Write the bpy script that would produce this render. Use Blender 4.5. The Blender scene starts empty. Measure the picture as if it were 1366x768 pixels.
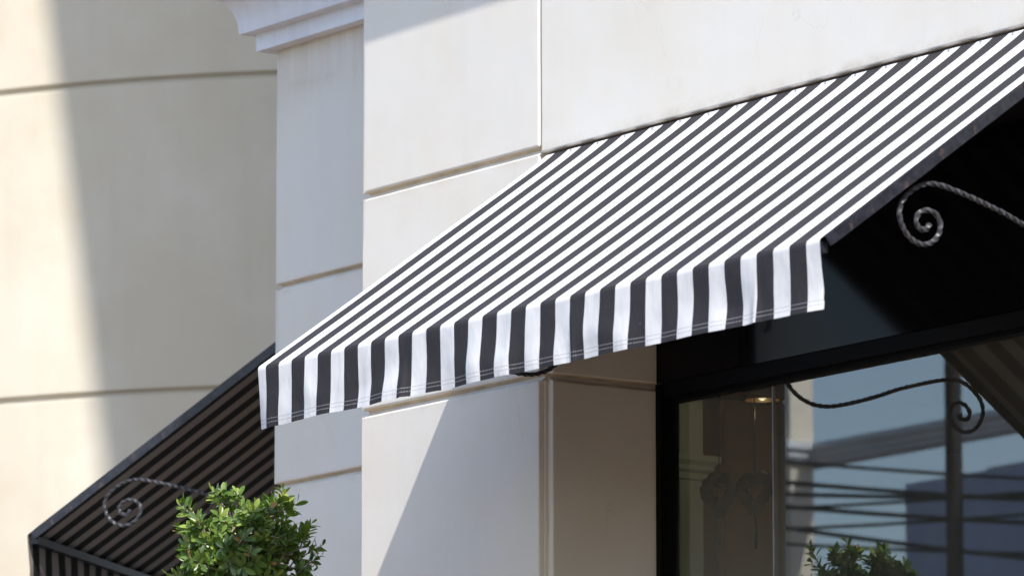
import bpy, math, random
from math import sin, cos, pi, radians
from mathutils import Vector, Matrix, noise
random.seed(7)
S = bpy.context.scene
COL = S.collection

# ------------------------------------------------------------------ camera, sky, sun, exposure
YAW, PITCH = radians(35.22), radians(9.505)
CAM = Vector((15.701, -11.194, 1.6))
fh = Vector((-cos(YAW), sin(YAW), 0)); rt = Vector((sin(YAW), cos(YAW), 0))
fw = fh * cos(PITCH) + Vector((0, 0, sin(PITCH)))
cd = bpy.data.cameras.new('camera'); cam = bpy.data.objects.new('camera', cd); COL.objects.link(cam)
cam.location = CAM; cam.rotation_euler = fw.to_track_quat('-Z', 'Y').to_euler()
cd.sensor_width = 36; cd.lens = 7800 / 1366 * 36; cd.clip_start = 0.5; cd.clip_end = 2000
cd.dof.use_dof = True; cd.dof.focus_distance = 19.2; cd.dof.aperture_fstop = 5.8
S.camera = cam

SUN = Vector((3, -1, 3.22)).normalized()          # towards the sun
w = bpy.data.worlds.new('World'); S.world = w; w.use_nodes = True
nt = w.node_tree; bg = nt.nodes['Background']
sky = nt.nodes.new('ShaderNodeTexSky'); sky.sky_type = 'NISHITA'; sky.sun_disc = False
sky.sun_elevation = math.asin(SUN.z); sky.sun_rotation = math.atan2(SUN.x, SUN.y)
sky.air_density = 1.0; sky.dust_density = 1.2; sky.ozone_density = 1.0
nt.links.new(sky.outputs[0], bg.inputs[0]); bg.inputs[1].default_value = 0.145
ld = bpy.data.lights.new('sun', 'SUN'); ld.energy = 3.75; ld.angle = radians(0.53); ld.color = (1.0, 0.955, 0.89)
lo = bpy.data.objects.new('sun', ld); COL.objects.link(lo); lo.rotation_euler = SUN.to_track_quat('Z', 'Y').to_euler()
lo.location = (20, -10, 30)
S.view_settings.view_transform = 'Standard'; S.view_settings.look = 'None'
S.view_settings.exposure = 1.0; S.view_settings.gamma = 1.0; S.view_settings.use_curve_mapping = False
S.render.engine = 'CYCLES'
S.cycles.max_bounces = 10; S.cycles.diffuse_bounces = 5; S.cycles.transparent_max_bounces = 12

# ------------------------------------------------------------------ helpers
class MB:
    def __init__(s): s.v = []; s.f = []; s.m = []; s.uv = {}
    def add(s, vs, fs, mi=0, uvs=None):
        b = len(s.v); s.v += [Vector(p) for p in vs]
        for k, f in enumerate(fs):
            if uvs: s.uv[len(s.f)] = [uvs[i] for i in f]
            s.f.append([b + i for i in f]); s.m.append(mi)
    def box(s, x0, x1, y0, y1, z0, z1, mi=0):
        vs = [(x, y, z) for x in (x0, x1) for y in (y0, y1) for z in (z0, z1)]
        s.add(vs, [(0, 1, 3, 2), (4, 6, 7, 5), (0, 4, 5, 1), (2, 3, 7, 6), (0, 2, 6, 4), (1, 5, 7, 3)], mi)
    def bar(s, a, b, wd, ht, side, mi=0):        # rectangular bar a->b; side = width direction
        a, b, side = Vector(a), Vector(b), Vector(side).normalized()
        d = (b - a).normalized(); up = d.cross(side).normalized()
        vs = []
        for p in (a, b):
            for i, j in ((-1, -1), (1, -1), (1, 1), (-1, 1)):
                vs.append(p + side * i * wd / 2 + up * j * ht / 2)
        s.add(vs, [(3, 2, 1, 0), (4, 5, 6, 7), (0, 1, 5, 4), (1, 2, 6, 5), (2, 3, 7, 6), (3, 0, 4, 7)], mi)
    def tube(s, pts, r, n=8, mi=0, twist=0.0, ends=True, alt=1.0):
        pts = [Vector(p) for p in pts]; N = len(pts)
        rs = r if isinstance(r, (list, tuple)) else [r] * N
        ref = None; rings = []; L = 0
        for i, p in enumerate(pts):
            t = (pts[min(i + 1, N - 1)] - pts[max(i - 1, 0)]).normalized()
            if ref is None:
                ref = t.orthogonal().normalized()
            ref = (ref - t * ref.dot(t)).normalized(); bn = t.cross(ref)
            if i: L += (p - pts[i - 1]).length
            rings.append([p + (ref * cos(2 * pi * k / n + L * twist) + bn * sin(2 * pi * k / n + L * twist)) * rs[i] * (alt if k % 2 else 1) for k in range(n)])
        vs = [q for rg in rings for q in rg]
        fs = [(i * n + k, i * n + (k + 1) % n, (i + 1) * n + (k + 1) % n, (i + 1) * n + k) for i in range(N - 1) for k in range(n)]
        if ends: fs += [tuple(reversed(range(n))), tuple((N - 1) * n + k for k in range(n))]
        s.add(vs, fs, mi)
    def grid(s, fn, nu, nv, mi=0, uvfn=None):
        vs = [fn(i / nu, j / nv) for j in range(nv + 1) for i in range(nu + 1)]
        fs = [(j * (nu + 1) + i, j * (nu + 1) + i + 1, (j + 1) * (nu + 1) + i + 1, (j + 1) * (nu + 1) + i) for j in range(nv) for i in range(nu)]
        uv = [uvfn(i / nu, j / nv) for j in range(nv + 1) for i in range(nu + 1)] if uvfn else None
        s.add(vs, fs, mi, uv)
    def panel(s, o, u, v, n, wd, ht, dp, bev=0.006, jit=0.0014, step=0.07, mi=0):
        """rendered block with soft worn edges: face in the plane o + u*U + v*V, n outwards"""
        o, u, v, n = Vector(o), Vector(u), Vector(v), Vector(n)
        def lines(L):
            k = max(2, int(L / step)); inner = [bev + (L - 2 * bev) * i / k for i in range(k + 1)]
            inner = [bev, bev * 1.35, bev * 2.2] + inner[1:-1] + [L - bev * 2.2, L - bev * 1.35, L - bev]
            return [(0, 3), (0, 1), (bev * .35, 2)] + [(q, 0) for q in inner] + [(L - bev * .35, 2), (L, 1), (L, 3)]
        lu, lv = lines(wd), lines(ht)
        dep = {0: 0, 2: bev * .3, 1: bev, 3: dp}
        vs = []
        for b, kb in lv:
            for a, ka in lu:
                k = max((ka, kb), key=lambda q: dep[q])
                p = o + u * a + v * b
                e = jit * noise.noise(p * 9) + jit * .7 * noise.noise(p * 31)
                eu = e * (1 if a < wd / 2 else -1) if ka else 0
                ev = e * (1 if b < ht / 2 else -1) if kb else 0
                dn = dep[k] + (jit * 1.3 * noise.noise(p * 2.3) if k != 3 else 0)
                if k == 3: eu = ev = 0
                vs.append(p + u * eu + v * ev - n * dn)
        W, H = len(lu), len(lv)
        s.add(vs, [(j * W + i, j * W + i + 1, (j + 1) * W + i + 1, (j + 1) * W + i) for j in range(H - 1) for i in range(W - 1)], mi)
    def sweep(s, prof, path, closed=False, mi=0):   # prof (q outwards, z) swept along horizontal path points (x,y,nx,ny) with mitred normals
        vs = [(x + nx * q, y + ny * q, z) for (x, y, nx, ny) in path for q, z in prof]
        n = len(prof)
        s.add(vs, [(i * n + k, (i + 1) * n + k, (i + 1) * n + k + 1, i * n + k + 1) for i in range(len(path) - 1) for k in range(n - 1)], mi)
    def build(s, name, mats, parent=None, smooth=None):
        me = bpy.data.meshes.new(name)
        off = parent_world(parent)
        me.from_pydata([tuple(p - off) for p in s.v], [], s.f)
        for m in (mats if isinstance(mats, (list, tuple)) else [mats]): me.materials.append(m)
        for i, p in enumerate(me.polygons): p.material_index = s.m[i]
        if s.uv:
            ul = me.uv_layers.new(name='UVMap')
            for i, p in enumerate(me.polygons):
                if i in s.uv:
                    for k, li in enumerate(p.loop_indices): ul.data[li].uv = s.uv[i][k]
        me.update()
        if smooth is not None:
            for p in me.polygons: p.use_smooth = True
            me.set_sharp_from_angle(angle=radians(smooth))
        o = bpy.data.objects.new(name, me); COL.objects.link(o)
        if parent: o.parent = parent
        return o
def parent_world(p):
    v = Vector((0, 0, 0))
    while p: v += p.location; p = p.parent
    return v
def tag(o, label=None, cat=None, group=None, kind=None):
    if label: o['label'] = label
    if cat: o['category'] = cat
    if group: o['group'] = group
    if kind: o['kind'] = kind
    return o
def thing(name, loc, label, cat, group=None):
    o = bpy.data.objects.new(name, None); COL.objects.link(o); o.location = loc
    return tag(o, label, cat, group)
def copy_tree(o, parent=None):
    c = o.copy(); COL.objects.link(c)
    if parent: c.parent = parent
    for ch in [x for x in COL.objects if x.parent == o]: copy_tree(ch, c)
    return c
def catmull(P, k=8):
    P = [Vector(p) for p in P]; out = []
    for i in range(len(P) - 1):
        p0, p1, p2, p3 = P[max(i - 1, 0)], P[i], P[i + 1], P[min(i + 2, len(P) - 1)]
        for j in range(k):
            t = j / k
            out.append(0.5 * ((2 * p1) + (-p0 + p2) * t + (2 * p0 - 5 * p1 + 4 * p2 - p3) * t * t + (-p0 + 3 * p1 - 3 * p2 + p3) * t ** 3))
    out.append(P[-1]); return out

# ------------------------------------------------------------------ materials
def new_mat(name):
    m = bpy.data.materials.new(name); m.use_nodes = True
    nt = m.node_tree; return m, nt, nt.nodes['Principled BSDF']
def nd(nt, typ, **kw):
    n = nt.nodes.new(typ)
    for k, v in kw.items():
        if k.startswith('i_'): n.inputs[k[2:]].default_value = v
        else: setattr(n, k, v)
    return n
def ramp(nt, src, stops):
    r = nt.nodes.new('ShaderNodeValToRGB'); e = r.color_ramp.elements
    while len(e) < len(stops): e.new(0.5)
    for i, (p, c) in enumerate(stops):
        e[i].position = p; e[i].color = c if len(c) == 4 else (*c, 1)
    nt.links.new(src, r.inputs[0]); return r.outputs[0]
def mix(nt, fac, a, b, mode='MIX'):
    m = nt.nodes.new('ShaderNodeMix'); m.data_type = 'RGBA'; m.blend_type = mode
    for k, v in ((0, fac), (6, a), (7, b)):
        if hasattr(v, 'is_output') or isinstance(v, bpy.types.NodeSocket): nt.links.new(v, m.inputs[k])
        else: m.inputs[k].default_value = v if k == 0 or len(v) == 4 else (*v, 1)
    return m.outputs[2]
def objco(nt, scale=(1, 1, 1)):
    c = nt.nodes.new('ShaderNodeTexCoord'); mp = nt.nodes.new('ShaderNodeMapping'); mp.inputs['Scale'].default_value = scale
    nt.links.new(c.outputs['Object'], mp.inputs[0]); return mp.outputs[0]
def noi(nt, co, sc, det=4, rough=.55):
    n = nd(nt, 'ShaderNodeTexNoise'); n.inputs['Scale'].default_value = sc; n.inputs['Detail'].default_value = det
    n.inputs['Roughness'].default_value = rough; nt.links.new(co, n.inputs[0]); return n.outputs['Fac']
def bump(nt, b, h, st, dist=0.01):
    n = nd(nt, 'ShaderNodeBump'); n.inputs['Strength'].default_value = st; n.inputs['Distance'].default_value = dist
    nt.links.new(h, n.inputs['Height']); nt.links.new(n.outputs[0], b.inputs['Normal']); return n

def plaster(name, base, stain, streak, amt=.5, patch=.35, big=1.0):
    m, nt, b = new_mat(name)
    c = objco(nt); cs = objco(nt, (6, 6, .5))
    f1 = ramp(nt, noi(nt, c, 2.2 * big, 5, .6), [(.42, (0, 0, 0)), (.72, (1, 1, 1))])
    col = mix(nt, amt, base, base)
    k = nd(nt, 'ShaderNodeMath', operation='MULTIPLY'); nt.links.new(f1, k.inputs[0]); k.inputs[1].default_value = patch
    col = mix(nt, k.outputs[0], base, stain)
    f2 = ramp(nt, noi(nt, cs, 1.6, 4, .6), [(.5, (0, 0, 0)), (.75, (1, 1, 1))])
    k2 = nd(nt, 'ShaderNodeMath', operation='MULTIPLY'); nt.links.new(f2, k2.inputs[0]); k2.inputs[1].default_value = amt
    col = mix(nt, k2.outputs[0], col, streak)
    # sparse small specks and hairline scratches
    f3 = ramp(nt, noi(nt, objco(nt, (3, 3, 1.2)), 22, 3, .7), [(.70, (0, 0, 0)), (.76, (1, 1, 1))])
    k3 = nd(nt, 'ShaderNodeMath', operation='MULTIPLY'); nt.links.new(f3, k3.inputs[0]); k3.inputs[1].default_value = amt * .6
    col = mix(nt, k3.outputs[0], col, tuple(x * .72 for x in streak))
    if name == 'white_render':
        # run-off stains below the pilaster cornice, hairline cracks
        sx = nt.nodes.new('ShaderNodeSeparateXYZ'); nt.links.new(c, sx.inputs[0])
        rz = nd(nt, 'ShaderNodeMapRange'); rz.inputs['From Min'].default_value = 5.95; rz.inputs['From Max'].default_value = 6.235; nt.links.new(sx.outputs[2], rz.inputs['Value'])
        ry = nd(nt, 'ShaderNodeMath', operation='GREATER_THAN'); ry.inputs[1].default_value = .5; nt.links.new(sx.outputs[1], ry.inputs[0])
        st = ramp(nt, noi(nt, objco(nt, (9, 9, .5)), 2.0, 5, .7), [(.35, (.15, .15, .15)), (.7, (.6, .6, .6))])
        p1 = nd(nt, 'ShaderNodeMath', operation='MULTIPLY'); nt.links.new(rz.outputs[0], p1.inputs[0]); nt.links.new(ry.outputs[0], p1.inputs[1])
        p2 = nd(nt, 'ShaderNodeMath', operation='MULTIPLY'); nt.links.new(p1.outputs[0], p2.inputs[0]); nt.links.new(st, p2.inputs[1])
        col = mix(nt, p2.outputs[0], col, (.50, .42, .33))
        wc = nd(nt, 'ShaderNodeVectorMath', operation='MULTIPLY_ADD'); nz = nd(nt, 'ShaderNodeTexNoise'); nz.inputs['Scale'].default_value = 5; nz.inputs['Detail'].default_value = 5
        nt.links.new(c, nz.inputs[0]); nt.links.new(nz.outputs['Color'], wc.inputs[0]); wc.inputs[1].default_value = (.30, .30, .30); nt.links.new(c, wc.inputs[2])
        sc_ = nd(nt, 'ShaderNodeVectorMath', operation='MULTIPLY'); sc_.inputs[1].default_value = (1.7, 1.7, .55); nt.links.new(wc.outputs[0], sc_.inputs[0])
        vo = nd(nt, 'ShaderNodeTexVoronoi', feature='DISTANCE_TO_EDGE'); vo.inputs['Scale'].default_value = 1.3; nt.links.new(sc_.outputs[0], vo.inputs[0])
        ck = ramp(nt, vo.outputs['Distance'], [(0, (1, 1, 1)), (.0035, (0, 0, 0))])
        mk = ramp(nt, noi(nt, c, 1.9, 2), [(.52, (0, 0, 0)), (.62, (.22, .22, .22))])
        p3 = nd(nt, 'ShaderNodeMath', operation='MULTIPLY'); nt.links.new(ck, p3.inputs[0]); nt.links.new(mk, p3.inputs[1])
        col = mix(nt, p3.outputs[0], col, (.36, .33, .30))
        # grime collecting along the joints (bands at the block courses)
        gz = nd(nt, 'ShaderNodeMath', operation='MULTIPLY_ADD'); nt.links.new(sx.outputs[2], gz.inputs[0]); gz.inputs[1].default_value = 1 / .768; gz.inputs[2].default_value = -4.518 / .768 + 6 - .02
        gf = nd(nt, 'ShaderNodeMath', operation='FRACT'); nt.links.new(gz.outputs[0], gf.inputs[0])
        gb = ramp(nt, gf.outputs[0], [(0, (1, 1, 1)), (.035, (0, 0, 0)), (.93, (0, 0, 0)), (1, (1, 1, 1))])
        gn = ramp(nt, noi(nt, c, 6, 5, .7), [(.42, (0, 0, 0)), (.75, (.8, .8, .8))])
        p4 = nd(nt, 'ShaderNodeMath', operation='MULTIPLY'); nt.links.new(gb, p4.inputs[0]); nt.links.new(gn, p4.inputs[1])
        col = mix(nt, p4.outputs[0], col, (.52, .45, .36))
    nt.links.new(col, b.inputs['Base Color']); b.inputs['Roughness'].default_value = .62; b.inputs['Specular IOR Level'].default_value = .25
    h = nd(nt, 'ShaderNodeMath', operation='ADD')
    nt.links.new(noi(nt, c, 3.5, 3), h.inputs[0])
    q = nd(nt, 'ShaderNodeMath', operation='MULTIPLY'); nt.links.new(noi(nt, c, 60, 4, .6), q.inputs[0]); q.inputs[1].default_value = .10
    nt.links.new(q.outputs[0], h.inputs[1])
    bump(nt, b, h.outputs[0], .35, .006); return m
M = {}
M['white'] = plaster('white_render', (.70, .668, .62), (.66, .60, .50), (.60, .575, .54), .22, .6)
M['cornice'] = plaster('white_moulding', (.72, .74, .80), (.58, .57, .58), (.50, .50, .54), .45, .4)
M['cream'] = plaster('cream_render', (.53, .472, .372), (.60, .56, .48), (.48, .425, .34), .3, .9, .5)

def plain(name, col, rough=.5, metal=0, spec=.5, var=.15, sc=8, bmp=0.0):
    m, nt, b = new_mat(name)
    c = objco(nt); f = noi(nt, c, sc, 4)
    nt.links.new(mix(nt, ramp(nt, f, [(.35, (0, 0, 0)), (.7, (1, 1, 1))]), col, tuple(x * (1 - var) for x in col)), b.inputs['Base Color'])
    b.inputs['Roughness'].default_value = rough; b.inputs['Metallic'].default_value = metal; b.inputs['Specular IOR Level'].default_value = spec
    if bmp: bump(nt, b, f, bmp, .004)
    return m
M['joint'] = plain('joint_bounce_tan', (.60, .48, .34), .85, var=.3, sc=14)  # warm ground bounce painted as tan on the downward-facing joint wedges
M['lamp'] = plain('lamp_enamel', (.10, .055, .022), .4)
M['fascia'] = plain('black_gloss_panel', (.004, .004, .006), .09, 0, .12)
M['frame'] = plain('black_frame_paint', (.005, .005, .006), .55, 0, .08)
M['rubber'] = plain('glazing_joint', (.30, .31, .34), .5)
M['asphalt'] = plain('asphalt', (.06, .058, .055), .9, sc=30, bmp=.4)
M['paving'] = plain('sandy_paving', (.30, .185, .085), .8, sc=5)
M['kerb'] = plain('kerb_stone', (.35, .34, .32), .8)
M['paint'] = plain('road_paint', (.75, .75, .72), .7)
M['roof'] = plain('roof_concrete', (.35, .34, .32), .8)
M['room'] = plain('dark_room_wall', (.14, .10, .07), .8)
M['roomfloor'] = plain('shop_floor', (.14, .10, .07), .5)
M['wood'] = plain('brown_wood', (.42, .24, .11), .5)
M['heart'] = plain('heart_wicker', (.008, .007, .007), .5)
M['colpaint'] = plain('column_paint', (.80, .84, .76), .6)
M['pole'] = plain('pole_concrete', (.015, .015, .018), .8)
M['cable'] = plain('cable_black', (.015, .015, .016), .6)
M['oppcream'] = plain('cream_pilaster', (.72, .66, .54), .8, var=.1)
M['darkwall'] = plain('dark_brown_wall', (.035, .028, .024), .8)
M['brick'] = plain('added_bay_brown', (.26, .14, .06), .85)
M['opp'] = plain('pale_render', (.72, .76, .80), .8, var=.1, sc=2)
M['opp2'] = plain('blue_grey_render', (.38, .48, .70), .7, var=.1, sc=2)
M['bark'] = plain('bark_grey', (.36, .30, .25), .85, var=.4, sc=30, bmp=.5)
M['darkbark'] = plain('bark_dark', (.10, .085, .07), .9, var=.4, sc=8, bmp=.5)
M['pot'] = plain('terracotta', (.42, .22, .13), .8)
M['soil'] = plain('soil', (.06, .045, .03), .95)

def iron(name, base, rust, amt, rough=.33):
    m, nt, b = new_mat(name); c = objco(nt)
    f = ramp(nt, noi(nt, c, 27, 8, .75), [(.585, (0, 0, 0)), (.63, (1, 1, 1))])
    g = ramp(nt, noi(nt, c, 40, 4), [(.4, (0, 0, 0)), (.75, (1, 1, 1))])
    col = mix(nt, g, base, tuple(x * 1.9 + .006 for x in base))
    k = nd(nt, 'ShaderNodeMath', operation='MULTIPLY'); nt.links.new(f, k.inputs[0]); k.inputs[1].default_value = amt
    nt.links.new(mix(nt, k.outputs[0], col, rust), b.inputs['Base Color'])
    b.inputs['Roughness'].default_value = rough; b.inputs['Specular IOR Level'].default_value = .42
    bump(nt, b, noi(nt, c, 70, 3), .5, .003); return m
M['iron'] = iron('painted_iron', (.009, .010, .015), (.16, .09, .065), .3)
M['wrought'] = iron('wrought_iron', (.026, .027, .033), (.09, .065, .055), .35, .42)
M['button'] = plain('snap_button', (.55, .55, .58), .3, .6)

def fabric():
    m, nt, b = new_mat('striped_canvas')
    uv = nt.nodes.new('ShaderNodeUVMap'); uv.uv_map = 'UVMap'
    sp = nt.nodes.new('ShaderNodeSeparateXYZ'); nt.links.new(uv.outputs[0], sp.inputs[0])
    U, V = sp.outputs[0], sp.outputs[1]           # U in stripe periods, dark for 0 <= fract < 0.47; V in metres from the front bar
    fr = nd(nt, 'ShaderNodeMath', operation='FRACT'); nt.links.new(U, fr.inputs[0])
    mr = nd(nt, 'ShaderNodeMapRange'); mr.inputs['From Min'].default_value = .514; mr.inputs['From Max'].default_value = .506
    nt.links.new(fr.outputs[0], mr.inputs['Value'])
    c = objco(nt)
    wv = noi(nt, objco(nt, (60, 60, 6)), 6, 3)
    n1 = noi(nt, c, 9, 5, .6)
    wcol = mix(nt, ramp(nt, n1, [(.45, (0, 0, 0)), (.8, (.55, .55, .55))]), (.675, .675, .685), (.55, .555, .595))
    spd = ramp(nt, noi(nt, c, 75, 2, .5), [(.74, (0, 0, 0)), (.80, (1, 1, 1))])
    dcol = mix(nt, ramp(nt, wv, [(.3, (0, 0, 0)), (.7, (1, 1, 1))]), (.027, .0255, .029), (.037, .035, .040))
    dcol = mix(nt, spd, dcol, (.10, .098, .11))
    # tan stain on one white stripe near the top left, at canopy-local place
    def spot(loc, rad, c0, c1, cin):
        vm = nd(nt, 'ShaderNodeVectorMath', operation='DISTANCE'); co = nt.nodes.new('ShaderNodeTexCoord')
        nt.links.new(co.outputs['Object'], vm.inputs[0]); vm.inputs[1].default_value = loc
        r = ramp(nt, vm.outputs['Value'], [(0.0, (c0, c0, c0)), (rad, (0, 0, 0))]); return mix(nt, r, cin, c1)
    wcol = spot((.17, -.145, 5.17), .14, .55, (.80, .55, .30), wcol)
    wcol = spot((.22, -.04, 5.25), .06, .35, (.6, .5, .38), wcol)
    wcol = spot((2.925, -1.12, 4.455), .035, .95, (.55, .27, .10), wcol)
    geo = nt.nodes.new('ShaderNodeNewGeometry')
    wcol = mix(nt, geo.outputs['Backfacing'], wcol, (.21, .19, .178)); dcol = mix(nt, geo.outputs['Backfacing'], dcol, (.008, .008, .008))  # underside shade put into the colour: back faces much darker
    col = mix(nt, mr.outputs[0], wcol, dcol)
    # two rows of hem stitching near the lower edge (V negative below the front bar)
    for v0 in (-.186, -.174):
        a = nd(nt, 'ShaderNodeMath', operation='COMPARE'); a.inputs[1].default_value = v0; a.inputs[2].default_value = .0013; nt.links.new(V, a.inputs[0])
        u4 = nd(nt, 'ShaderNodeMath', operation='MULTIPLY'); u4.inputs[1].default_value = 13; nt.links.new(U, u4.inputs[0])
        f4 = nd(nt, 'ShaderNodeMath', operation='FRACT'); nt.links.new(u4.outputs[0], f4.inputs[0])
        l4 = nd(nt, 'ShaderNodeMath', operation='LESS_THAN'); l4.inputs[1].default_value = .72; nt.links.new(f4.outputs[0], l4.inputs[0])
        p4 = nd(nt, 'ShaderNodeMath', operation='MULTIPLY'); nt.links.new(a.outputs[0], p4.inputs[0]); nt.links.new(l4.outputs[0], p4.inputs[1])
        p5 = nd(nt, 'ShaderNodeMath', operation='MULTIPLY'); nt.links.new(p4.outputs[0], p5.inputs[0]); p5.inputs[1].default_value = .7
        col = mix(nt, p5.outputs[0], col, (.34, .33, .35))
    nt.links.new(col, b.inputs['Base Color']); b.inputs['Roughness'].default_value = .75; b.inputs['Specular IOR Level'].default_value = .2
    ad = nd(nt, 'ShaderNodeMath', operation='MULTIPLY_ADD'); nt.links.new(noi(nt, objco(nt, (1, 1, .5)), 13, 3, .5), ad.inputs[0]); ad.inputs[1].default_value = 1.0; ad.inputs[2].default_value = 0
    k9 = nd(nt, 'ShaderNodeMath', operation='LESS_THAN'); nt.links.new(V, k9.inputs[0]); k9.inputs[1].default_value = 0
    k8 = nd(nt, 'ShaderNodeMath', operation='MULTIPLY_ADD'); nt.links.new(k9.outputs[0], k8.inputs[0]); k8.inputs[1].default_value = .85; k8.inputs[2].default_value = .15
    k7 = nd(nt, 'ShaderNodeMath', operation='MULTIPLY'); nt.links.new(ad.outputs[0], k7.inputs[0]); nt.links.new(k8.outputs[0], k7.inputs[1])
    k6 = nd(nt, 'ShaderNodeMath', operation='MULTIPLY_ADD'); nt.links.new(wv, k6.inputs[0]); k6.inputs[1].default_value = .08; nt.links.new(k7.outputs[0], k6.inputs[2])
    bp = bump(nt, b, k6.outputs[0], .7, .008)
    tr = nt.nodes.new('ShaderNodeBsdfTranslucent'); nt.links.new(mix(nt, .5, col, (.0, .0, .0)), tr.inputs[0])
    ms = nt.nodes.new('ShaderNodeMixShader'); ms.inputs[0].default_value = .04
    nt.links.new(b.outputs[0], ms.inputs[1]); nt.links.new(tr.outputs[0], ms.inputs[2])
    nt.links.new(ms.outputs[0], nt.nodes['Material Output'].inputs[0]); return m
M['fabric'] = fabric()

def glass():
    m = bpy.data.materials.new('tinted_window_glass'); m.use_nodes = True; nt = m.node_tree
    nt.nodes.remove(nt.nodes['Principled BSDF']); out = nt.nodes['Material Output']
    fn = nd(nt, 'ShaderNodeFresnel'); fn.inputs[0].default_value = 2.4
    gl = nd(nt, 'ShaderNodeBsdfGlossy'); gl.inputs['Roughness'].default_value = 0.0; gl.inputs[0].default_value = (.93, .97, 1, 1)
    tr = nd(nt, 'ShaderNodeBsdfTransparent'); tr.inputs[0].default_value = (.88, .92, .88, 1)
    ms = nd(nt, 'ShaderNodeMixShader')
    ge = nt.nodes.new('ShaderNodeNewGeometry'); fm = nd(nt, 'ShaderNodeMath', operation='MULTIPLY_ADD'); fm.inputs[1].default_value = -1; fm.inputs[2].default_value = 1; nt.links.new(ge.outputs['Backfacing'], fm.inputs[0])
    f2 = nd(nt, 'ShaderNodeMath', operation='MULTIPLY'); nt.links.new(fm.outputs[0], f2.inputs[0]); nt.links.new(fn.outputs[0], f2.inputs[1])
    nt.links.new(f2.outputs[0], ms.inputs[0]); nt.links.new(tr.outputs[0], ms.inputs[1]); nt.links.new(gl.outputs[0], ms.inputs[2])
    df = nd(nt, 'ShaderNodeBsdfDiffuse'); c = objco(nt); dn = ramp(nt, noi(nt, objco(nt, (3, 3, 1)), 3, 6, .65), [(.3, (.45, .47, .42)), (.75, (.95, .97, .90))])
    nt.links.new(dn, df.inputs[0]); m2 = nd(nt, 'ShaderNodeMixShader'); m2.inputs[0].default_value = .03       # dust film
    nt.links.new(ms.outputs[0], m2.inputs[1]); nt.links.new(df.outputs[0], m2.inputs[2])
    nt.links.new(m2.outputs[0], out.inputs[0]); return m
M['glass'] = glass()
M['darkglass'] = plain('dark_glass', (.03, .05, .09), .05, 0, .8)

def leafmat(name, c1, c2, c3):
    m, nt, b = new_mat(name); at = nd(nt, 'ShaderNodeTexCoord')
    uv = nt.nodes.new('ShaderNodeUVMap'); uv.uv_map = 'UVMap'; sp = nt.nodes.new('ShaderNodeSeparateXYZ'); nt.links.new(uv.outputs[0], sp.inputs[0])
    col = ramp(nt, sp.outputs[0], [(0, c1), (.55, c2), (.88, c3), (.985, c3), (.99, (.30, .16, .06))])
    nt.links.new(col, b.inputs['Base Color']); b.inputs['Roughness'].default_value = .36; b.inputs['Specular IOR Level'].default_value = .5
    tr = nt.nodes.new('ShaderNodeBsdfTranslucent'); nt.links.new(mix(nt, .55, col, (.25, .5, .04)), tr.inputs[0])
    ms = nt.nodes.new('ShaderNodeMixShader'); ms.inputs[0].default_value = .22
    nt.links.new(b.outputs[0], ms.inputs[1]); nt.links.new(tr.outputs[0], ms.inputs[2])
    nt.links.new(ms.outputs[0], nt.nodes['Material Output'].inputs[0]); return m
M['leaf'] = leafmat('ficus_leaf', (.032, .068, .016), (.085, .15, .026), (.24, .30, .055))
M['leafdark'] = leafmat('street_leaf', (.010, .018, .010), (.014, .026, .014), (.02, .035, .016))

# ------------------------------------------------------------------ ground
g = MB(); g.grid(lambda u, v: (-600 + 1200 * u, -600 + 1200 * v, -.13), 12, 12); tag(g.build('ground', M['asphalt']), kind='structure')
g = MB(); g.box(-60, 40, -3.2, .02, -.126, 0.0); tag(g.build('pavement', M['paving']), kind='structure')
g = MB(); g.box(-60, 40, -3.35, -3.203, -.126, .004); tag(g.build('kerb', M['kerb']), kind='structure')
g = MB(); g.box(-60, 14.0, -18.9, -10.6, -.126, 0.0); tag(g.build('far_pavement', M['paving']), kind='structure')
g = MB()
for k in range(14): g.box(-55 + k * 6.5, -52 + k * 6.5, -7.0, -6.86, -.126, -.122)
tag(g.build('road_marking', M['paint']), kind='structure')

# ------------------------------------------------------------------ main corner building
B = thing('corner_building', (0, 0, 0), 'off-white rendered corner building of grooved blocks with a shop window and grey-white cornice', 'building')
GRV = .0235; Z0 = 4.518; STEP = .768
rows = []                                     # groove rows: (z bottom of block, z top)
for k in range(-6, 10): rows.append((Z0 + GRV + (k) * STEP, Z0 + (k + 1) * STEP))
X, Z_, NY, PX = (1, 0, 0), (0, 0, 1), (0, -1, 0), (1, 0, 0)
wl = MB()
XL = -1.066; P = .8; XP = -2.862
for z0, z1 in rows:
    z0 = max(z0, 0.02)
    if z1 <= z0: continue
    wl.panel((XL, 0, z0), X, Z_, NY, -XL, z1 - z0, .024)                      # front block of the pier
    if z0 > 5.0: wl.panel((.0125, 0, z0 if z0 > 5.5 else 5.286), X, Z_, NY, 5.0, z1 - (z0 if z0 > 5.5 else 5.286), .034, step=.12)
    if z1 < 5.4:
        wl.panel((.031, .034, z0), (0, 1, 0), Z_, PX, .47, z1 - z0, .026)     # jamb face
        wl.panel((3.05, 0, z0), X, Z_, NY, 2.0, z1 - z0, .024, step=.15)
        wl.panel((3.028, .50, z0), (0, -1, 0), Z_, (-1, 0, 0), .46, z1 - z0, .02, step=.15)
    zt = 6.23 if 5.2 < z0 < 5.5 else z1
    if not (5.9 < z0 < 6.2): wl.panel((XP, P, z0), X, Z_, NY, -1.0 - XP, zt - z0, .024)   # set-back pilaster
    wl.panel((XL, .8, z0), (0, -1, 0), Z_, (-1, 0, 0), .8, z1 - z0, .02, step=.15)
    if not (5.9 < z0 < 6.2): wl.panel((XP, P + 0.9, z0), (0, -1, 0), Z_, (-1, 0, 0), .9, zt - z0, .02, step=.15)
TOPZ = rows[-1][1]
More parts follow.
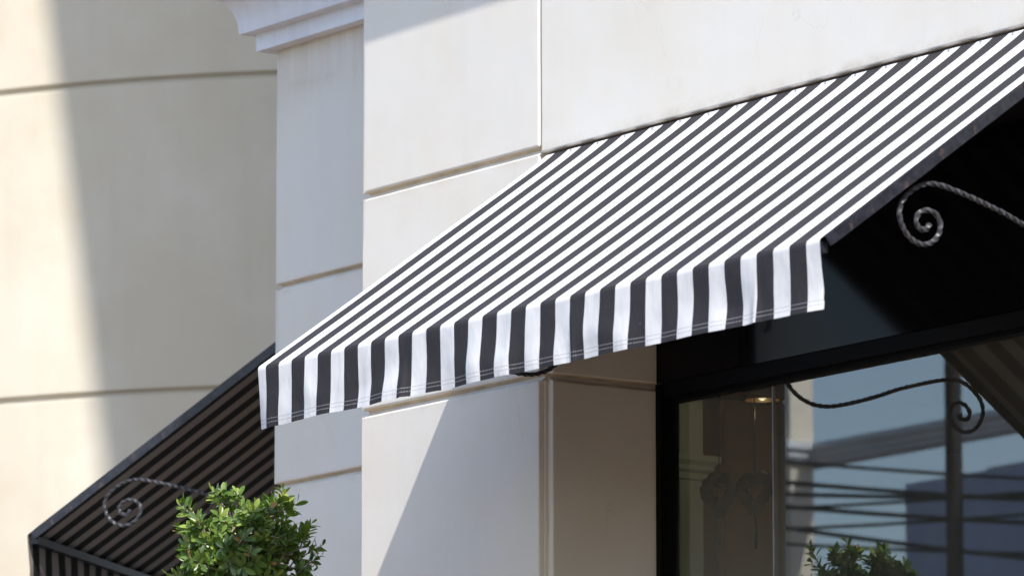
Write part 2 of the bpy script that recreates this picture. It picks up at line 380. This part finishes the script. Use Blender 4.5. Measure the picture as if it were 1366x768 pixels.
def vee(a, b, n, zb, zt, dep):        # V-shaped joint between two courses: two solid wedges meeting at the back
    a, b, n = Vector(a), Vector(b), Vector(n); mid = (zb + zt) / 2
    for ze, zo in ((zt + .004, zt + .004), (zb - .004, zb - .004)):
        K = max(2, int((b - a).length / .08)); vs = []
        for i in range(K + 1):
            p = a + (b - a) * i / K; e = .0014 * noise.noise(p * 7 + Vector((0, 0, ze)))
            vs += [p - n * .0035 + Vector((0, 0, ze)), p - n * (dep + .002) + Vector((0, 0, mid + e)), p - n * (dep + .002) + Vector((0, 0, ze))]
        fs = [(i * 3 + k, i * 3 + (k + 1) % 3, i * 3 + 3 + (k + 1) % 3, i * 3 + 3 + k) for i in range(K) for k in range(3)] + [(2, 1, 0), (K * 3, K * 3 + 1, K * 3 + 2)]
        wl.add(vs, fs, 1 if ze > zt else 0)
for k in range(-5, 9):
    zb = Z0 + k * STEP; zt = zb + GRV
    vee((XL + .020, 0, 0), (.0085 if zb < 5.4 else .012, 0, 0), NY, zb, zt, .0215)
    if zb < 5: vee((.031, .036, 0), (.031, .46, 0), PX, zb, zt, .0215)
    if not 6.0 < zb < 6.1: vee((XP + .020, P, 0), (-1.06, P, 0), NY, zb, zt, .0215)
# cores behind the blocks
wl.box(XL + .021, .006, .0215, .55, 0, TOPZ)
wl.box(.006, .0095, .034, .55, 0, TOPZ)
wl.box(.0095, 5.02, .0335, .55, 5.2865, TOPZ)
wl.box(3.047, 5.02, .0215, .55, 0, 5.2865)
wl.box(XP + .021, XL + .0195, P + .0215, P + .85, 0, TOPZ)
wl.box(XL + .0195, XL + .05, .55, .83, 0, TOPZ)
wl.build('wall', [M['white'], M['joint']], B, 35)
# jamb returns between block joints (one face a little behind)
jm = MB(); jm.box(.0098, .0118, .036, .55, 0, 5.285); jm.build('jamb_lining', M['white'], B)
# chamfered wing wall the second awning hangs on, and the body behind
Wd = Vector((-.637, .771, 0)); Wn = Vector((-.771, -.637, 0))
A2 = Vector((-3.273, 1.199, 0))
cw = MB()
s0 = A2 - Wd * .15 - Wn * .0; 
for z0, z1 in rows:
    z0 = max(z0, .02)
    if z1 <= z0: continue
    cw.panel(s0 + Vector((0, 0, z0)) + Wd * 4.6, tuple(-Wd), Z_, tuple(Wn), 4.6, z1 - z0, .024, step=.2)
q = [s0 - Wn * .022, s0 + Wd * 4.58 - Wn * .022, s0 + Wd * 4.58 - Wn * .3, s0 - Wn * .3]
cw.add([(p.x, p.y, 0) for p in q] + [(p.x, p.y, TOPZ) for p in q], [(0, 1, 5, 4), (1, 2, 6, 5), (2, 3, 7, 6), (3, 0, 4, 7), (4, 5, 6, 7), (3, 2, 1, 0)])
cw.build('wing_wall', M['white'], B, 35)
bd = MB()
bd.box(-4.5, 9, 4.6, 12, 0, TOPZ); bd.box(5.02, 9, .03, 4.6, 0, TOPZ); bd.box(-1.0, 5.02, .56, 4.6, 5.3, TOPZ - .1)
bd.box(XP + .3, -1.0, 1.66, 4.6, 5.3, TOPZ - .1)
bd.build('rear_wall', M['white'], B)
rf = MB()   # unseen slab added as shadow caster; its slanting front edge shades the round tower
a, b_ = Vector((-.035, 1.43, 18)), Vector((-2.88, 2.06, 18)); d_ = (b_ - a).normalized(); pr_ = Vector((-d_.y, d_.x, 0));  pr_ = pr_ if pr_.y > 0 else -pr_
q = [a - d_ * 9, a + d_ * 8, a + d_ * 8 + pr_ * 9, a - d_ * 9 + pr_ * 9]
rf.add([(p.x, p.y, 17.9) for p in q] + [(p.x, p.y, 18) for p in q], [(3, 2, 1, 0), (4, 5, 6, 7), (0, 1, 5, 4), (1, 2, 6, 5), (2, 3, 7, 6), (3, 0, 4, 7)])
rf.build('shadow_slab', M['roof'], B)
ts = MB(); q = [a - d_ * 8 + pr_ * .8, a + d_ * 7 + pr_ * .8, a + d_ * 7 + pr_ * 8, a - d_ * 8 + pr_ * 8]  # walls added out of view beneath the shadow-casting slab
ts.add([(p.x, p.y, 11.6) for p in q] + [(p.x, p.y, 17.9) for p in q], [(0, 1, 5, 4), (1, 2, 6, 5), (2, 3, 7, 6), (3, 0, 4, 7)]); ts.build('added_storey', M['white'], B)
# cornices
def crown(zb):
    pr = [(0, zb), (.057, zb), (.058, zb + .066), (.105, zb + .069), (.107, zb + .082)]
    for k in range(1, 9):
        t = k / 8 * pi / 2; pr.append((.107 + .10 * (1 - cos(t)), zb + .082 + .135 * sin(t)))
    pr += [(.225, zb + .222), (.225, zb + .275), (0, zb + .30)]
    return pr
cn = MB(); cn.sweep(crown(6.222), [(XL, P, 0, -1), (XP, P, -1, -1), (XP, P + .9, -1, 0)]); cn.build('cornice', M['cornice'], B, 30)
cn = MB(); zc = 5.84 + 3.22 * .225 - .22
cn.sweep(crown(zc), [(5.02, 0, 0, -1), (XL, 0, -1, -1), (XL, P, -1, 0)]); cn.build('cornice', M['cornice'], B, 30)

# black gloss fascia and window
GY = .520; FY = .463
fp = MB(); fp.box(.034, .5005, FY, FY + .03, 4.541, 5.284); fp.box(.5035, 3.02, FY, FY + .03, 4.541, 5.284); fp.box(.034, 3.02, FY + .006, FY + .024, 4.545, 5.28)
fp.build('fascia_panel', M['fascia'], B)
fr = MB()
fr.box(.034, .060, FY - .004, GY + .012, .05, 4.537)      # left upright
fr.box(.0605, .067, FY + .012, GY + .012, .05, 4.537)
fr.box(.0675, 3.02, FY + .002, GY + .012, 4.489, 4.5385)      # head
fr.box(.0675, 3.02, FY + .024, GY + .011, 4.474, 4.4885)
fr.box(.0675, 3.02, FY + .004, GY + .03, .25, .33)
win = fr.build('shop_window', M['frame'], B)
gm = MB(); gm.box(.066, .5955, GY, GY + .008, .31, 4.48); gm.build('pane', M['glass'], win)
gm = MB(); gm.box(.6035, 3.0, GY, GY + .008, .31, 4.48); gm.build('pane', M['glass'], win)
gm = MB(); gm.box(.5955, .6035, GY - .001, GY + .009, .31, 4.468); gm.build('glazing_joint', M['rubber'], win)
sl = MB(); sl.panel((.034, FY - .05, .02), X, Z_, NY, 2.98, .22, .2); sl.build('sill', M['white'], B)
# room behind the glass
rm = MB()
rm.box(-2.45, 5.0, 4.3, 4.35, 0, 4.9); rm.box(-2.5, -2.45, 1.7, 4.35, 0, 4.9); rm.box(-1.02, 5.0, .56, 4.3, 4.85, 4.9); rm.box(-2.45, -1.02, 1.7, 4.3, 4.85, 4.9); rm.box(-2.45, -1.02, .86 + .8, .88 + .8, 0, 4.9)
rm.build('room_wall', M['room'], B)
rm = MB(); rm.box(-1.02, 5.0, .56, 4.3, .0, .02); rm.build('room_floor', M['roomfloor'], B)
rc = MB()
rc.box(-.75, -.418, .90, 1.0, 0.02, 4.84)
prof = [(0, 4.30), (.012, 4.305), (.012, 4.325), (.028, 4.335), (.028, 4.35), (.045, 4.365), (.045, 4.385), (0, 4.39)]
rc.sweep(prof, [(-.418, 1.0, 1, 1), (-.418, .90, 1, -1), (-.75, .90, -1, -1), (-.75, 1.0, -1, 1)])
rc.build('interior_column', M['colpaint'], B, 30)

# ------------------------------------------------------------------ awning (built at the facade, local x to the right, -y outwards)
AW, AD, AZ, AH = 2.92, 1.133, 5.255, .80      # width, projection, height of wall edge, drop
def make_awning(label):
    T = thing('striped_awning', (.036, 0, 4.255), label, 'awning', 'striped awnings over the shopfronts')
    x0 = .036
    PER, D0 = .1519, .047
    U = lambda x: (x - D0) / PER
    ZF = 4.457
    def prof(t):      # t 0 front .. 1 wall flap; returns (o, z, length)
        if t < .86:
            s = t / .86; o = AD + (.095 - AD) * s; z = ZF + .7123 * (AD - o)
        else:
            s = (t - .86) / .14; p0, p1, p2 = (.095, ZF + .7123 * (AD - .095)), (.026, 5.246), (-.007, 5.275)
            o = (1 - s) ** 2 * p0[0] + 2 * s * (1 - s) * p1[0] + s * s * p2[0]; z = (1 - s) ** 2 * p0[1] + 2 * s * (1 - s) * p1[1] + s * s * p2[1]
        return o, z
    def cfn(u, v):
        o, z = prof(v); x = u * AW
        sag = sin(min(v / .86, 1) * pi) * (.011 * sin(u * pi) + .004 * noise.noise((x * 2.1, v * 2, 3)))
        sag += .0015 * sin(min(v / .86, 1) * pi) * noise.noise((x * 9, v * 3, 8))
        return Vector((x0 + x, -o, z - sag))
    c = MB(); c.grid(cfn, 150, 40, 0, lambda u, v: (U(u * AW), v * 1.38)); can = c.build('canopy', M['fabric'], T, 60)
    ns = Vector((1, 0, 0))
    seams = [(.84, .55), (1.74, .5), (2.62, .25)]
    def vfn(u, v):
        x = u * AW; dn = v * .202
        wx = (.003 * noise.noise((x * 5.0, v * 1.3, 11)) + .002 * noise.noise((x * 13, v * 2.2, 5))) * min(1, v * 2.2)
        ph = noise.noise((x * 3.3, v * .9, 21)) * .016 + noise.noise((x * 11, v * 1.6, 31)) * .007
        for sx, a in seams:
            d = x - sx; wx -= a * .035 * math.tanh(d / .02) * math.exp(-(d / .06) ** 2) * min(1, v * 1.5) * .45
            ph += .008 * math.exp(-(d / .018) ** 2) * v
        rnd = min(1, v / .05)
        o = AD + .004 * sin(rnd * pi / 2) + (.003 + ph) * min(1, v * 1.4) ** 1.2
        if x < .08: o -= .03 * (1 - x / .08) * v * .8; wx -= .004 * v
        if x > AW - .06: o -= .012 * ((x - AW + .06) / .06) * v
        z = ZF - dn + .003 * noise.noise((x * 4, 0, 9)) * v + (.0 if v > 0 else 0)
        return Vector((x0 + x + wx, -o, z))
    c = MB(); c.grid(lambda u, v: vfn(1 - u, v), 260, 26, 0, lambda u, v: (U((1 - u) * AW), -v * .202))
    c.grid(lambda u, v: vfn(u, 1 - v * .12) + Vector((0, .003, .001)), 260, 3, 0, lambda u, v: (U(u * AW), -.3)) # hem turned up inside
    c.build('valance', M['fabric'], T, 60)
    # frame
    sl = Vector((0, -(AD - .0), ZF)) ; el = Vector((0, .0, ZF + AD * .7125))
    dd = (el - sl).normalized(); dn_ = Vector((0, -dd.z, dd.y)); dn_ = dn_ if dn_.z < 0 else -dn_
    for xx in (x0 + .006, x0 + AW + .006):
        m_ = MB(); off = dn_ * .0185
        a = sl + dd * .012 + off + Vector((xx, 0, 0)); b = sl + dd * 1.36 + off + Vector((xx, 0, 0))
        n = 40; vs = []
        for i in range(n + 1):
            p = a + (b - a) * i / n; jj = noise.noise(p * 25) * .0015
            for s1, s2 in ((-1, -1), (1, -1), (1, 1), (-1, 1)):
                vs.append(p + Vector((s1 * (.004 if i else .003), 0, 0)) + dn_ * (s2 * (.0165 + (jj if s2 > 0 else 0)) * (1 if i else .93)))
        fs = [(i * 4 + k, i * 4 + (k + 1) % 4, (i + 1) * 4 + (k + 1) % 4, (i + 1) * 4 + k) for i in range(n) for k in range(4)]
        m_.add(vs, fs + [(3, 2, 1, 0), (n * 4, n * 4 + 1, n * 4 + 2, n * 4 + 3)])
        m_.build('side_bar', M['iron'], T)
    m_ = MB(); m_.bar((x0 + .011, -AD + .02, ZF - .022), (x0 + AW - .012, -AD + .02, ZF - .022), .03, .03, (0, 1, 0)); m_.build('front_bar', M['iron'], T)
    m_ = MB(); m_.bar((x0 - .0, .024, 5.252), (x0 + AW, .024, 5.252), .024, .05, (0, 1, 0)); m_.build('wall_bar', M['frame'], T)
    # inner rafters
    # wrought-iron scroll brackets
    sc = [(-.717, 4.544), (-.726, 4.529), (-.744, 4.525), (-.760, 4.534), (-.764, 4.556), (-.745, 4.577), (-.714, 4.583), (-.688, 4.572), (-.676, 4.55), (-.681, 4.52), (-.707, 4.492), (-.745, 4.482), (-.786, 4.495),
          (-.815, 4.527), (-.826, 4.568), (-.810, 4.607), (-.768, 4.642), (-.722, 4.660), (-.677, 4.661), (-.617, 4.651), (-.534, 4.631), (-.437, 4.604), (-.363, 4.578), (-.28, 4.553), (-.20, 4.532),
          (-.13, 4.520), (-.06, 4.524), (-.0, 4.548), (.045, 4.59), (.075, 4.65), (.085, 4.73), (.07, 4.80), (.035, 4.83), (.005, 4.81), (.0, 4.775), (.02, 4.755)]
    for xx in (x0 + .030, x0 + AW - .026):
        m_ = MB(); pts = catmull([(xx, y, z) for y, z in sc], 7)
        n = len(pts); rad = [.0084] * n
        for i in range(n):
            if i < 14: rad[i] = .0098 - .0001 * i
            rad[i] *= 1 + .13 * noise.noise(pts[i] * 60)
        m_.tube(pts, rad, 8, 0, twist=56.0, alt=.74)
        bd = []                                   # swollen eye of the scroll
        m_.build('scroll_bracket', M['wrought'], T, 28)
        m_ = MB(); m_.bar((xx, .098, 4.68), (xx, .098, 5.225), .03, .008, (1, 0, 0)); m_.build('fixing_strap', M['iron'], T)
    for k in range(19):
        xx = D0 + PER * k - .038
        if k == 0: continue
        m_ = MB(); o, z = prof(.972)
        m_.tube([(x0 + xx, -o + .001, z), (x0 + xx, -o - .003, z), (x0 + xx, -o - .0045, z)], [.0062, .0062, .003], 12)
        m_.build('snap_button', M['button'], T)
    return T
aw1 = make_awning('large black and white striped awning over the shop window, seen from above its sunlit top')
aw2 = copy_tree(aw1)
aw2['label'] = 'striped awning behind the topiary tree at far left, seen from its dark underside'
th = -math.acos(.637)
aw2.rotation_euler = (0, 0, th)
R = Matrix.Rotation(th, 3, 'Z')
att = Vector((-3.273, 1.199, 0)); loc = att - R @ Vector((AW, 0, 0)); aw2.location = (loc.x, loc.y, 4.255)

BW = thing('added_shade_bay', (5.04, -1.6, 0), 'unseen brown bay added just right of the awning to keep sky light off the jamb', 'building')  # unseen block added to cut sky light reaching the window jamb
m = MB(); m.box(5.04, 9, -1.6, -.002, 0, 6.3); m.build('wall', M['brick'], BW)
m = MB(); m.panel((5.2, -1.63, 1.0), X, Z_, NY, 3.6, 2.6, .03); m.build('window_board', M['darkglass'], BW)
m = MB(); m.box(5.0, 9.05, -1.66, -.002, 6.301, 6.4); m.build('coping', M['cornice'], BW)
# ------------------------------------------------------------------ cream round tower behind
Cc = Vector((-14.156, 9.361, 0)); Rr = 5.0
T = thing('round_tower', Cc, 'cream rounded building with shallow horizontal grooves far behind the white pier', 'building')
ct = MB(); gz = [8.03 + 1.73 * k for k in range(-4, 3)]
zz = [(0, Rr)]
for z in gz:
    zz += [(z - .022, Rr), (z - .016, Rr - .006), (z - .014, Rr - .03), (z + .014, Rr - .03), (z + .016, Rr - .006), (z + .022, Rr)]
zz += [(12.5, Rr), (12.5, 0.1)]
n = 160
for j, (z, r) in enumerate(zz): pass
ct.add([(Cc.x + r * cos(2 * pi * i / n), Cc.y + r * sin(2 * pi * i / n), z) for z, r in zz for i in range(n)],
       [(j * n + i, j * n + (i + 1) % n, (j + 1) * n + (i + 1) % n, (j + 1) * n + i) for j in range(len(zz) - 1) for i in range(n)])
ct.build('wall', M['cream'], T, 30)
cn = MB(); cn.add([(Cc.x + r * cos(2 * pi * i / n), Cc.y + r * sin(2 * pi * i / n), z) for z, r in [(12.3, Rr - .001), (12.3, Rr + .2), (12.5, Rr + .35), (12.7, Rr + .35), (12.75, .1)] for i in range(n)],
       [(j * n + i, j * n + (i + 1) % n, (j + 1) * n + (i + 1) % n, (j + 1) * n + i) for j in range(4) for i in range(n)])
cn.build('cornice', M['cornice'], T, 30)

# ------------------------------------------------------------------ topiary ficus
def leaf(mb, p, d, nrm, L, W, tone, fold=.25, bend=.15):
    d = d.normalized(); s = d.cross(nrm).normalized(); nrm = s.cross(d).normalized()
    st = [(0, .05), (.22, .55), (.5, .95), (.75, .9), (.92, .5), (1.0, .0)]
    vs = []; 
    for t, w_ in st:
        c = p + d * (t * L) - nrm * (bend * L * t * t)
        vs += [c - s * (w_ * W / 2) + nrm * (fold * w_ * W / 2), c, c + s * (w_ * W / 2) + nrm * (fold * w_ * W / 2)]
    fs = []
    for i in range(5): fs += [(i * 3, i * 3 + 1, i * 3 + 4, i * 3 + 3), (i * 3 + 1, i * 3 + 2, i * 3 + 5, i * 3 + 4)]
    mb.add(vs, fs, 0, [(tone, .5)] * len(vs))
def rv():
    while 1:
        v = Vector((random.uniform(-1, 1), random.uniform(-1, 1), random.uniform(-1, 1)))
        if .1 < v.length < 1: return v.normalized()
def ficus(base, cz, rad, label, squash=1.0, shoots=()):
    T = thing('topiary_tree', base, label, 'tree')
    tr = MB(); C0 = Vector((base[0], base[1], cz))
    tp = catmull([Vector(base) + Vector((0, 0, .35)), Vector((base[0] + .02, base[1] - .01, 1.6)), Vector((base[0] - .015, base[1] + .01, 2.8)), C0 + Vector((0, 0, -.14)), C0 + Vector((.01, 0, .04))], 8)
    tr.tube(tp, [.03 - .016 * i / len(tp) for i in range(len(tp))], 10)
    cr = MB(); tips = []
    for k in range(46):
        d = rv(); gk = (k + .5) / 46; zz_ = 1 - 1.75 * gk; d = (Vector((math.sqrt(max(0, 1 - zz_ * zz_)) * cos(k * 2.4), math.sqrt(max(0, 1 - zz_ * zz_)) * sin(k * 2.4), zz_)) + d * .22).normalized()
        st = C0 + Vector((0, 0, random.uniform(-.16, .02)))
        e = C0 + Vector((d.x, d.y, d.z * squash)) * rad * random.uniform(.70, .92)
        m1 = (st + e) / 2 + rv() * .03
        pts = catmull([st, m1, e], 6); tr.tube(pts, [.0075 - .0045 * i / (len(pts) - 1) for i in range(len(pts))], 6)
        for q in range(8):
            a = pts[random.randint(4, len(pts) - 1)]; dd = (rv() + (a - C0).normalized() * 1.1 + Vector((0, 0, .45))).normalized()
            tips.append((a, a + dd * random.uniform(.04, .075)))
    for (o, L) in shoots: tips.append((C0 + Vector(o) * .55, C0 + Vector(o))); tips.append((C0 + Vector(o) * .8, C0 + Vector(o) + Vector((.02, .02, .05))))
    for a, b in tips:
        tr.tube([a, (a + b) / 2 + rv() * .006, b], [.0028, .0022, .0015], 5)
        ax = (b - a).normalized(); n = random.randint(8, 12); Lt = (b - a).length
        base_t = random.random()
        for j in range(n):
            t = .3 + .7 * (j + 1) / n; p = a + (b - a) * t
            az = j * 2.4 + random.uniform(-.4, .4); o1 = ax.orthogonal().normalized(); o2 = ax.cross(o1)
            out = o1 * cos(az) + o2 * sin(az)
            d = (ax * random.uniform(.3, 1.0) * (1.7 if j == n - 1 else 1) + out * .9 + Vector((0, 0, .15))).normalized()
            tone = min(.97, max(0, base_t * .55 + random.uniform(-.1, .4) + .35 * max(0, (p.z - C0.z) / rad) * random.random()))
            if random.random() < .012: tone = 1.0
            L = random.uniform(.028, .052) * (.75 if j > n - 3 else 1)
            leaf(cr, p, d, (ax + rv() * .35).normalized() if abs(d.dot(ax)) < .97 else out, L, L * random.uniform(.33, .45), tone, random.uniform(.1, .45), random.uniform(-.05, .3))
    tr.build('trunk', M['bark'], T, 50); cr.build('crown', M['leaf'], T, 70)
    return T
ficus((-.575, -.8, 0), 3.93, .222, 'round-headed small-leaved topiary tree in front of the white pier', 1.0, [((.06, .24, -.04), 0), ((.03, .22, .07), 0), ((-.04, .21, .15), 0), ((.02, .27, .0), 0)])
pt = MB(); n = 40
pr_ = [(0.01, .0), (.19, .0), (.25, .42), (.28, .42), (.28, .48), (.235, .48), (.225, .40)]
pt.add([(-.56 + r * cos(2 * pi * i / n), -.8 + r * sin(2 * pi * i / n), z) for r, z in pr_ for i in range(n)],
       [(j * n + i, j * n + (i + 1) % n, (j + 1) * n + (i + 1) % n, (j + 1) * n + i) for j in range(len(pr_) - 1) for i in range(n)])
PT = thing('plant_pot', (-.56, -.8, 0), 'round terracotta pot on the pavement holding the topiary tree', 'pot')
pt.build('pot_body', M['pot'], PT, 40)
so = MB(); so.add([(-.56 + .23 * cos(2 * pi * i / n), -.8 + .23 * sin(2 * pi * i / n), .41) for i in range(n)], [tuple(range(n))]); so.build('soil', M['soil'], PT)

# ------------------------------------------------------------------ things inside the window
def heart(name, x, y, z, sz, label):
    T = thing(name, (x, y, z), label, 'heart ornament', 'heart wreaths hanging in the window')
    pts = []
    for i in range(65):
        t = 2 * pi * i / 64
        pts.append((x + sz * .56 * sin(t) ** 3 * 1.0, y, z + sz * .5 * (13 * cos(t) - 5 * cos(2 * t) - 2 * cos(3 * t) - cos(4 * t)) / 16))
    m = MB(); m.tube(pts, [sz * .17 * (1 + .12 * sin(i * 2.1)) for i in range(65)], 10); m.build('wreath', M['heart'], T, 60)
    m = MB(); m.tube([(x, y, z + sz * .3), (x + .002, y, z + .35), (x, y, 4.85)], .002, 6); m.build('cord', M['heart'], T)
    m = MB(); m.tube([(x, y, z - sz * .45), (x + .004, y, z - sz * 1.0), (x, y, z - sz * 1.5)], [.003, .003, .008], 8); m.build('tassel', M['heart'], T)
    return T
heart('heart_wreath', -.195, .9, 4.225, .13, 'dark heart-shaped wreath beside the pale interior column, left of the glass joint')
heart('heart_wreath', -.02, .92, 4.215, .13, 'dark heart-shaped wreath hanging just right of the glass joint')
T = thing('wooden_shelf', (-.87, 1.5, 0), 'brown wooden shelf unit standing in the dim shop, behind the heart wreaths', 'shelf')
for k, xx in enumerate((-.98, -.80)):
    m = MB(); m.box(xx, xx + .035, 1.36, 1.6, .02, 4.66); m.build('side_panel', M['wood'], T)
m = MB(); m.box(-.944, -.801, 1.585, 1.599, .02, 4.66); m.build('back_panel', M['wood'], T)
for k in range(8):
    m = MB(); m.box(-.944, -.801, 1.37, 1.584, .4 + k * .56, .425 + k * .56); m.build('shelf', M['wood'], T)
T = thing('pendant_lamp', (-0.013, 0.95, 4.485), 'small dim warm pendant lamp inside the shop at the top of the glass joint', 'lamp')
m = MB(); n = 24; pf = [(.012, 4.80), (.03, 4.78), (.05, 4.74), (.10, 4.66), (.102, 4.655), (.095, 4.657), (.045, 4.735), (.01, 4.77)]
m.add([(-0.013 + r * .6 * cos(2 * pi * i / n), 0.95 + r * .6 * sin(2 * pi * i / n), z * .6 + 1.7390) for r, z in pf for i in range(n)], [(j * n + i, j * n + (i + 1) % n, (j + 1) * n + (i + 1) % n, (j + 1) * n + i) for j in range(len(pf) - 1) for i in range(n)])
m.build('lamp_shade', M['lamp'], T, 40)
m = MB(); pf = [(.001, 4.72), (.02, 4.71), (.032, 4.685), (.02, 4.66), (.001, 4.652)]
m.add([(-0.013 + r * .6 * cos(2 * pi * i / n), 0.95 + r * .6 * sin(2 * pi * i / n), z * .6 + 1.7390) for r, z in pf for i in range(n)], [(j * n + i, j * n + (i + 1) % n, (j + 1) * n + (i + 1) % n, (j + 1) * n + i) for j in range(len(pf) - 1) for i in range(n)])
eb = bpy.data.materials.new('lit_bulb'); eb.use_nodes = True; q_ = eb.node_tree.nodes['Principled BSDF']; q_.inputs['Emission Color'].default_value = (1, .62, .28, 1); q_.inputs['Emission Strength'].default_value = .04
m.build('bulb', eb, T, 60)
m = MB(); m.tube([(-0.013, 0.95, 4.61), (-0.013, 0.95, 4.85)], .003, 6); m.build('cord', M['cable'], T)
pl = bpy.data.lights.new('lamp_light', 'POINT'); pl.energy = .16; pl.color = (1, .78, .5); pl.shadow_soft_size = .02
po = bpy.data.objects.new('lamp_light', pl); COL.objects.link(po); po.parent = T; po.location = (0, 0, .0)

# ------------------------------------------------------------------ across the street (seen mirrored in the window)
OB = thing('entrance_portico', (-12, -13, 0), 'cream portico of pilasters and moulded beam across the street, mirrored in the shop window', 'portico')
m = MB(); m.box(-16.40, -4, -13.01, -12.91, 7.13, 7.285); m.build('beam', M['opp'], OB)
for xx in (-16.50, -9.6, -4.2):
    m = MB(); m.box(xx, xx + .25, -12.905, -12.70, 0, 8.3 if xx < -16 else 7.0); m.build('pilaster', M['oppcream'], OB)
m = MB(); pf = [(0, 7.14), (.03, 7.14), (.03, 7.17), (.05, 7.18), (.05, 7.21), (.08, 7.235), (.08, 7.28), (0, 7.29), (-.1, 7.29)]
m.sweep(pf, [(-4, -12.91, 0, 1), (-16.22, -12.91, 0, 1)]); m.sweep(pf[:-1], [(-16.245, -12.9, 1, 0), (-16.245, -12.695, 1, 1), (-16.505, -12.695, -1, 1), (-16.505, -12.9, -1, 0)]); m.build('cornice', M['opp'], OB, 30)
NB = thing('blue_building', (-10, -14, 0), 'blue-grey flat-roofed building behind the portico, mirrored at lower right of the window', 'building')
m = MB(); m.box(-15.72, -4.4, -22, -13.3, 0, 6.98); m.build('wall', M['opp2'], NB)
m = MB(); m.box(-15.2, -4.4, -22, -13.6, 6.981, 7.06); m.build('roof', M['roof'], NB)
T = thing('utility_pole', (-12.9, -11.41, 0), 'dark round utility pole mirrored at the right of the shop window', 'pole')
m = MB(); m.tube([(-12.9, -11.41, 0), (-12.9, -11.41, 9.5)], [.062, .052], 16); m.build('shaft', M['pole'], T, 40)
m = MB(); m.bar((-13.5, -11.34, 8.9), (-12.3, -11.34, 8.9), .08, .08, (0, 1, 0)); m.build('cross_arm', M['pole'], T)
CB = [((1110, 620), (1366, 636), 'topmost'), ((1110, 648), (1366, 664), 'second'), ((1110, 660), (1366, 661), 'third'), ((1110, 674), (1366, 655), 'fourth'), ((1110, 680), (1366, 695), 'fifth'),
      ((1110, 702), (1366, 684), 'sixth'), ((1110, 712), (1366, 742), 'seventh'), ((1110, 728), (1366, 736), 'lowest')]
upv = -fh * sin(PITCH) + Vector((0, 0, cos(PITCH)))
def virt(x, y, Y):       # point of the street whose mirror image stands at that place in the window
    r = fw * 7800 + rt * (x - 683) - upv * (y - 384); t = (Y - CAM.y) / r.y; p = CAM + r * t
    return Vector((p.x, 2 * GY - p.y, p.z))
for a, b, nm in CB:
    p, q = virt(*a, 12.35), virt(*b, 12.55); d = q - p; p2 = p - d * 1.6; q2 = q + d * 1.9
    pts = [p2 + (q2 - p2) * (i / 24) + Vector((0, 0, -.10 * 4 * (i / 24) * (1 - i / 24) + .09)) for i in range(25)]
    m = MB(); m.tube(pts, random.choice([.009, .012, .016]), 6); o = m.build('overhead_cable', M['cable'])
    tag(o, nm + ' of the eight dark overhead cables mirrored in the shop window', 'cable', 'cables over the street')
tx, ty = -17.2, -12.95
T = thing('cypress_tree', (tx, ty, 0), 'tall narrow dark evergreen tree across the road mirrored beside the window joint', 'tree')
m = MB(); tp = catmull([(tx, ty, 0), (tx + .04, ty, 3), (tx - .03, ty, 6), (tx, ty, 11)], 6); m.tube(tp, [.13 - .10 * i / len(tp) for i in range(len(tp))], 12)
cr = MB()
for k in range(2600):
    z = random.uniform(1.2, 11.8); rr = .37 * min(1, (12.2 - z) / 3.5) * (.9 + .2 * noise.noise((z * 1.5, 3, 1))) * math.sqrt(random.random()); a = random.uniform(0, 2 * pi)
    p = Vector((tx + rr * cos(a), ty + rr * sin(a), z))
    leaf(cr, p, (Vector((cos(a), sin(a), 1.6)) + rv() * .5), rv(), random.uniform(.12, .22), .09, random.random() * .6)
m.build('trunk', M['darkbark'], T, 50); cr.build('crown', M['leafdark'], T)
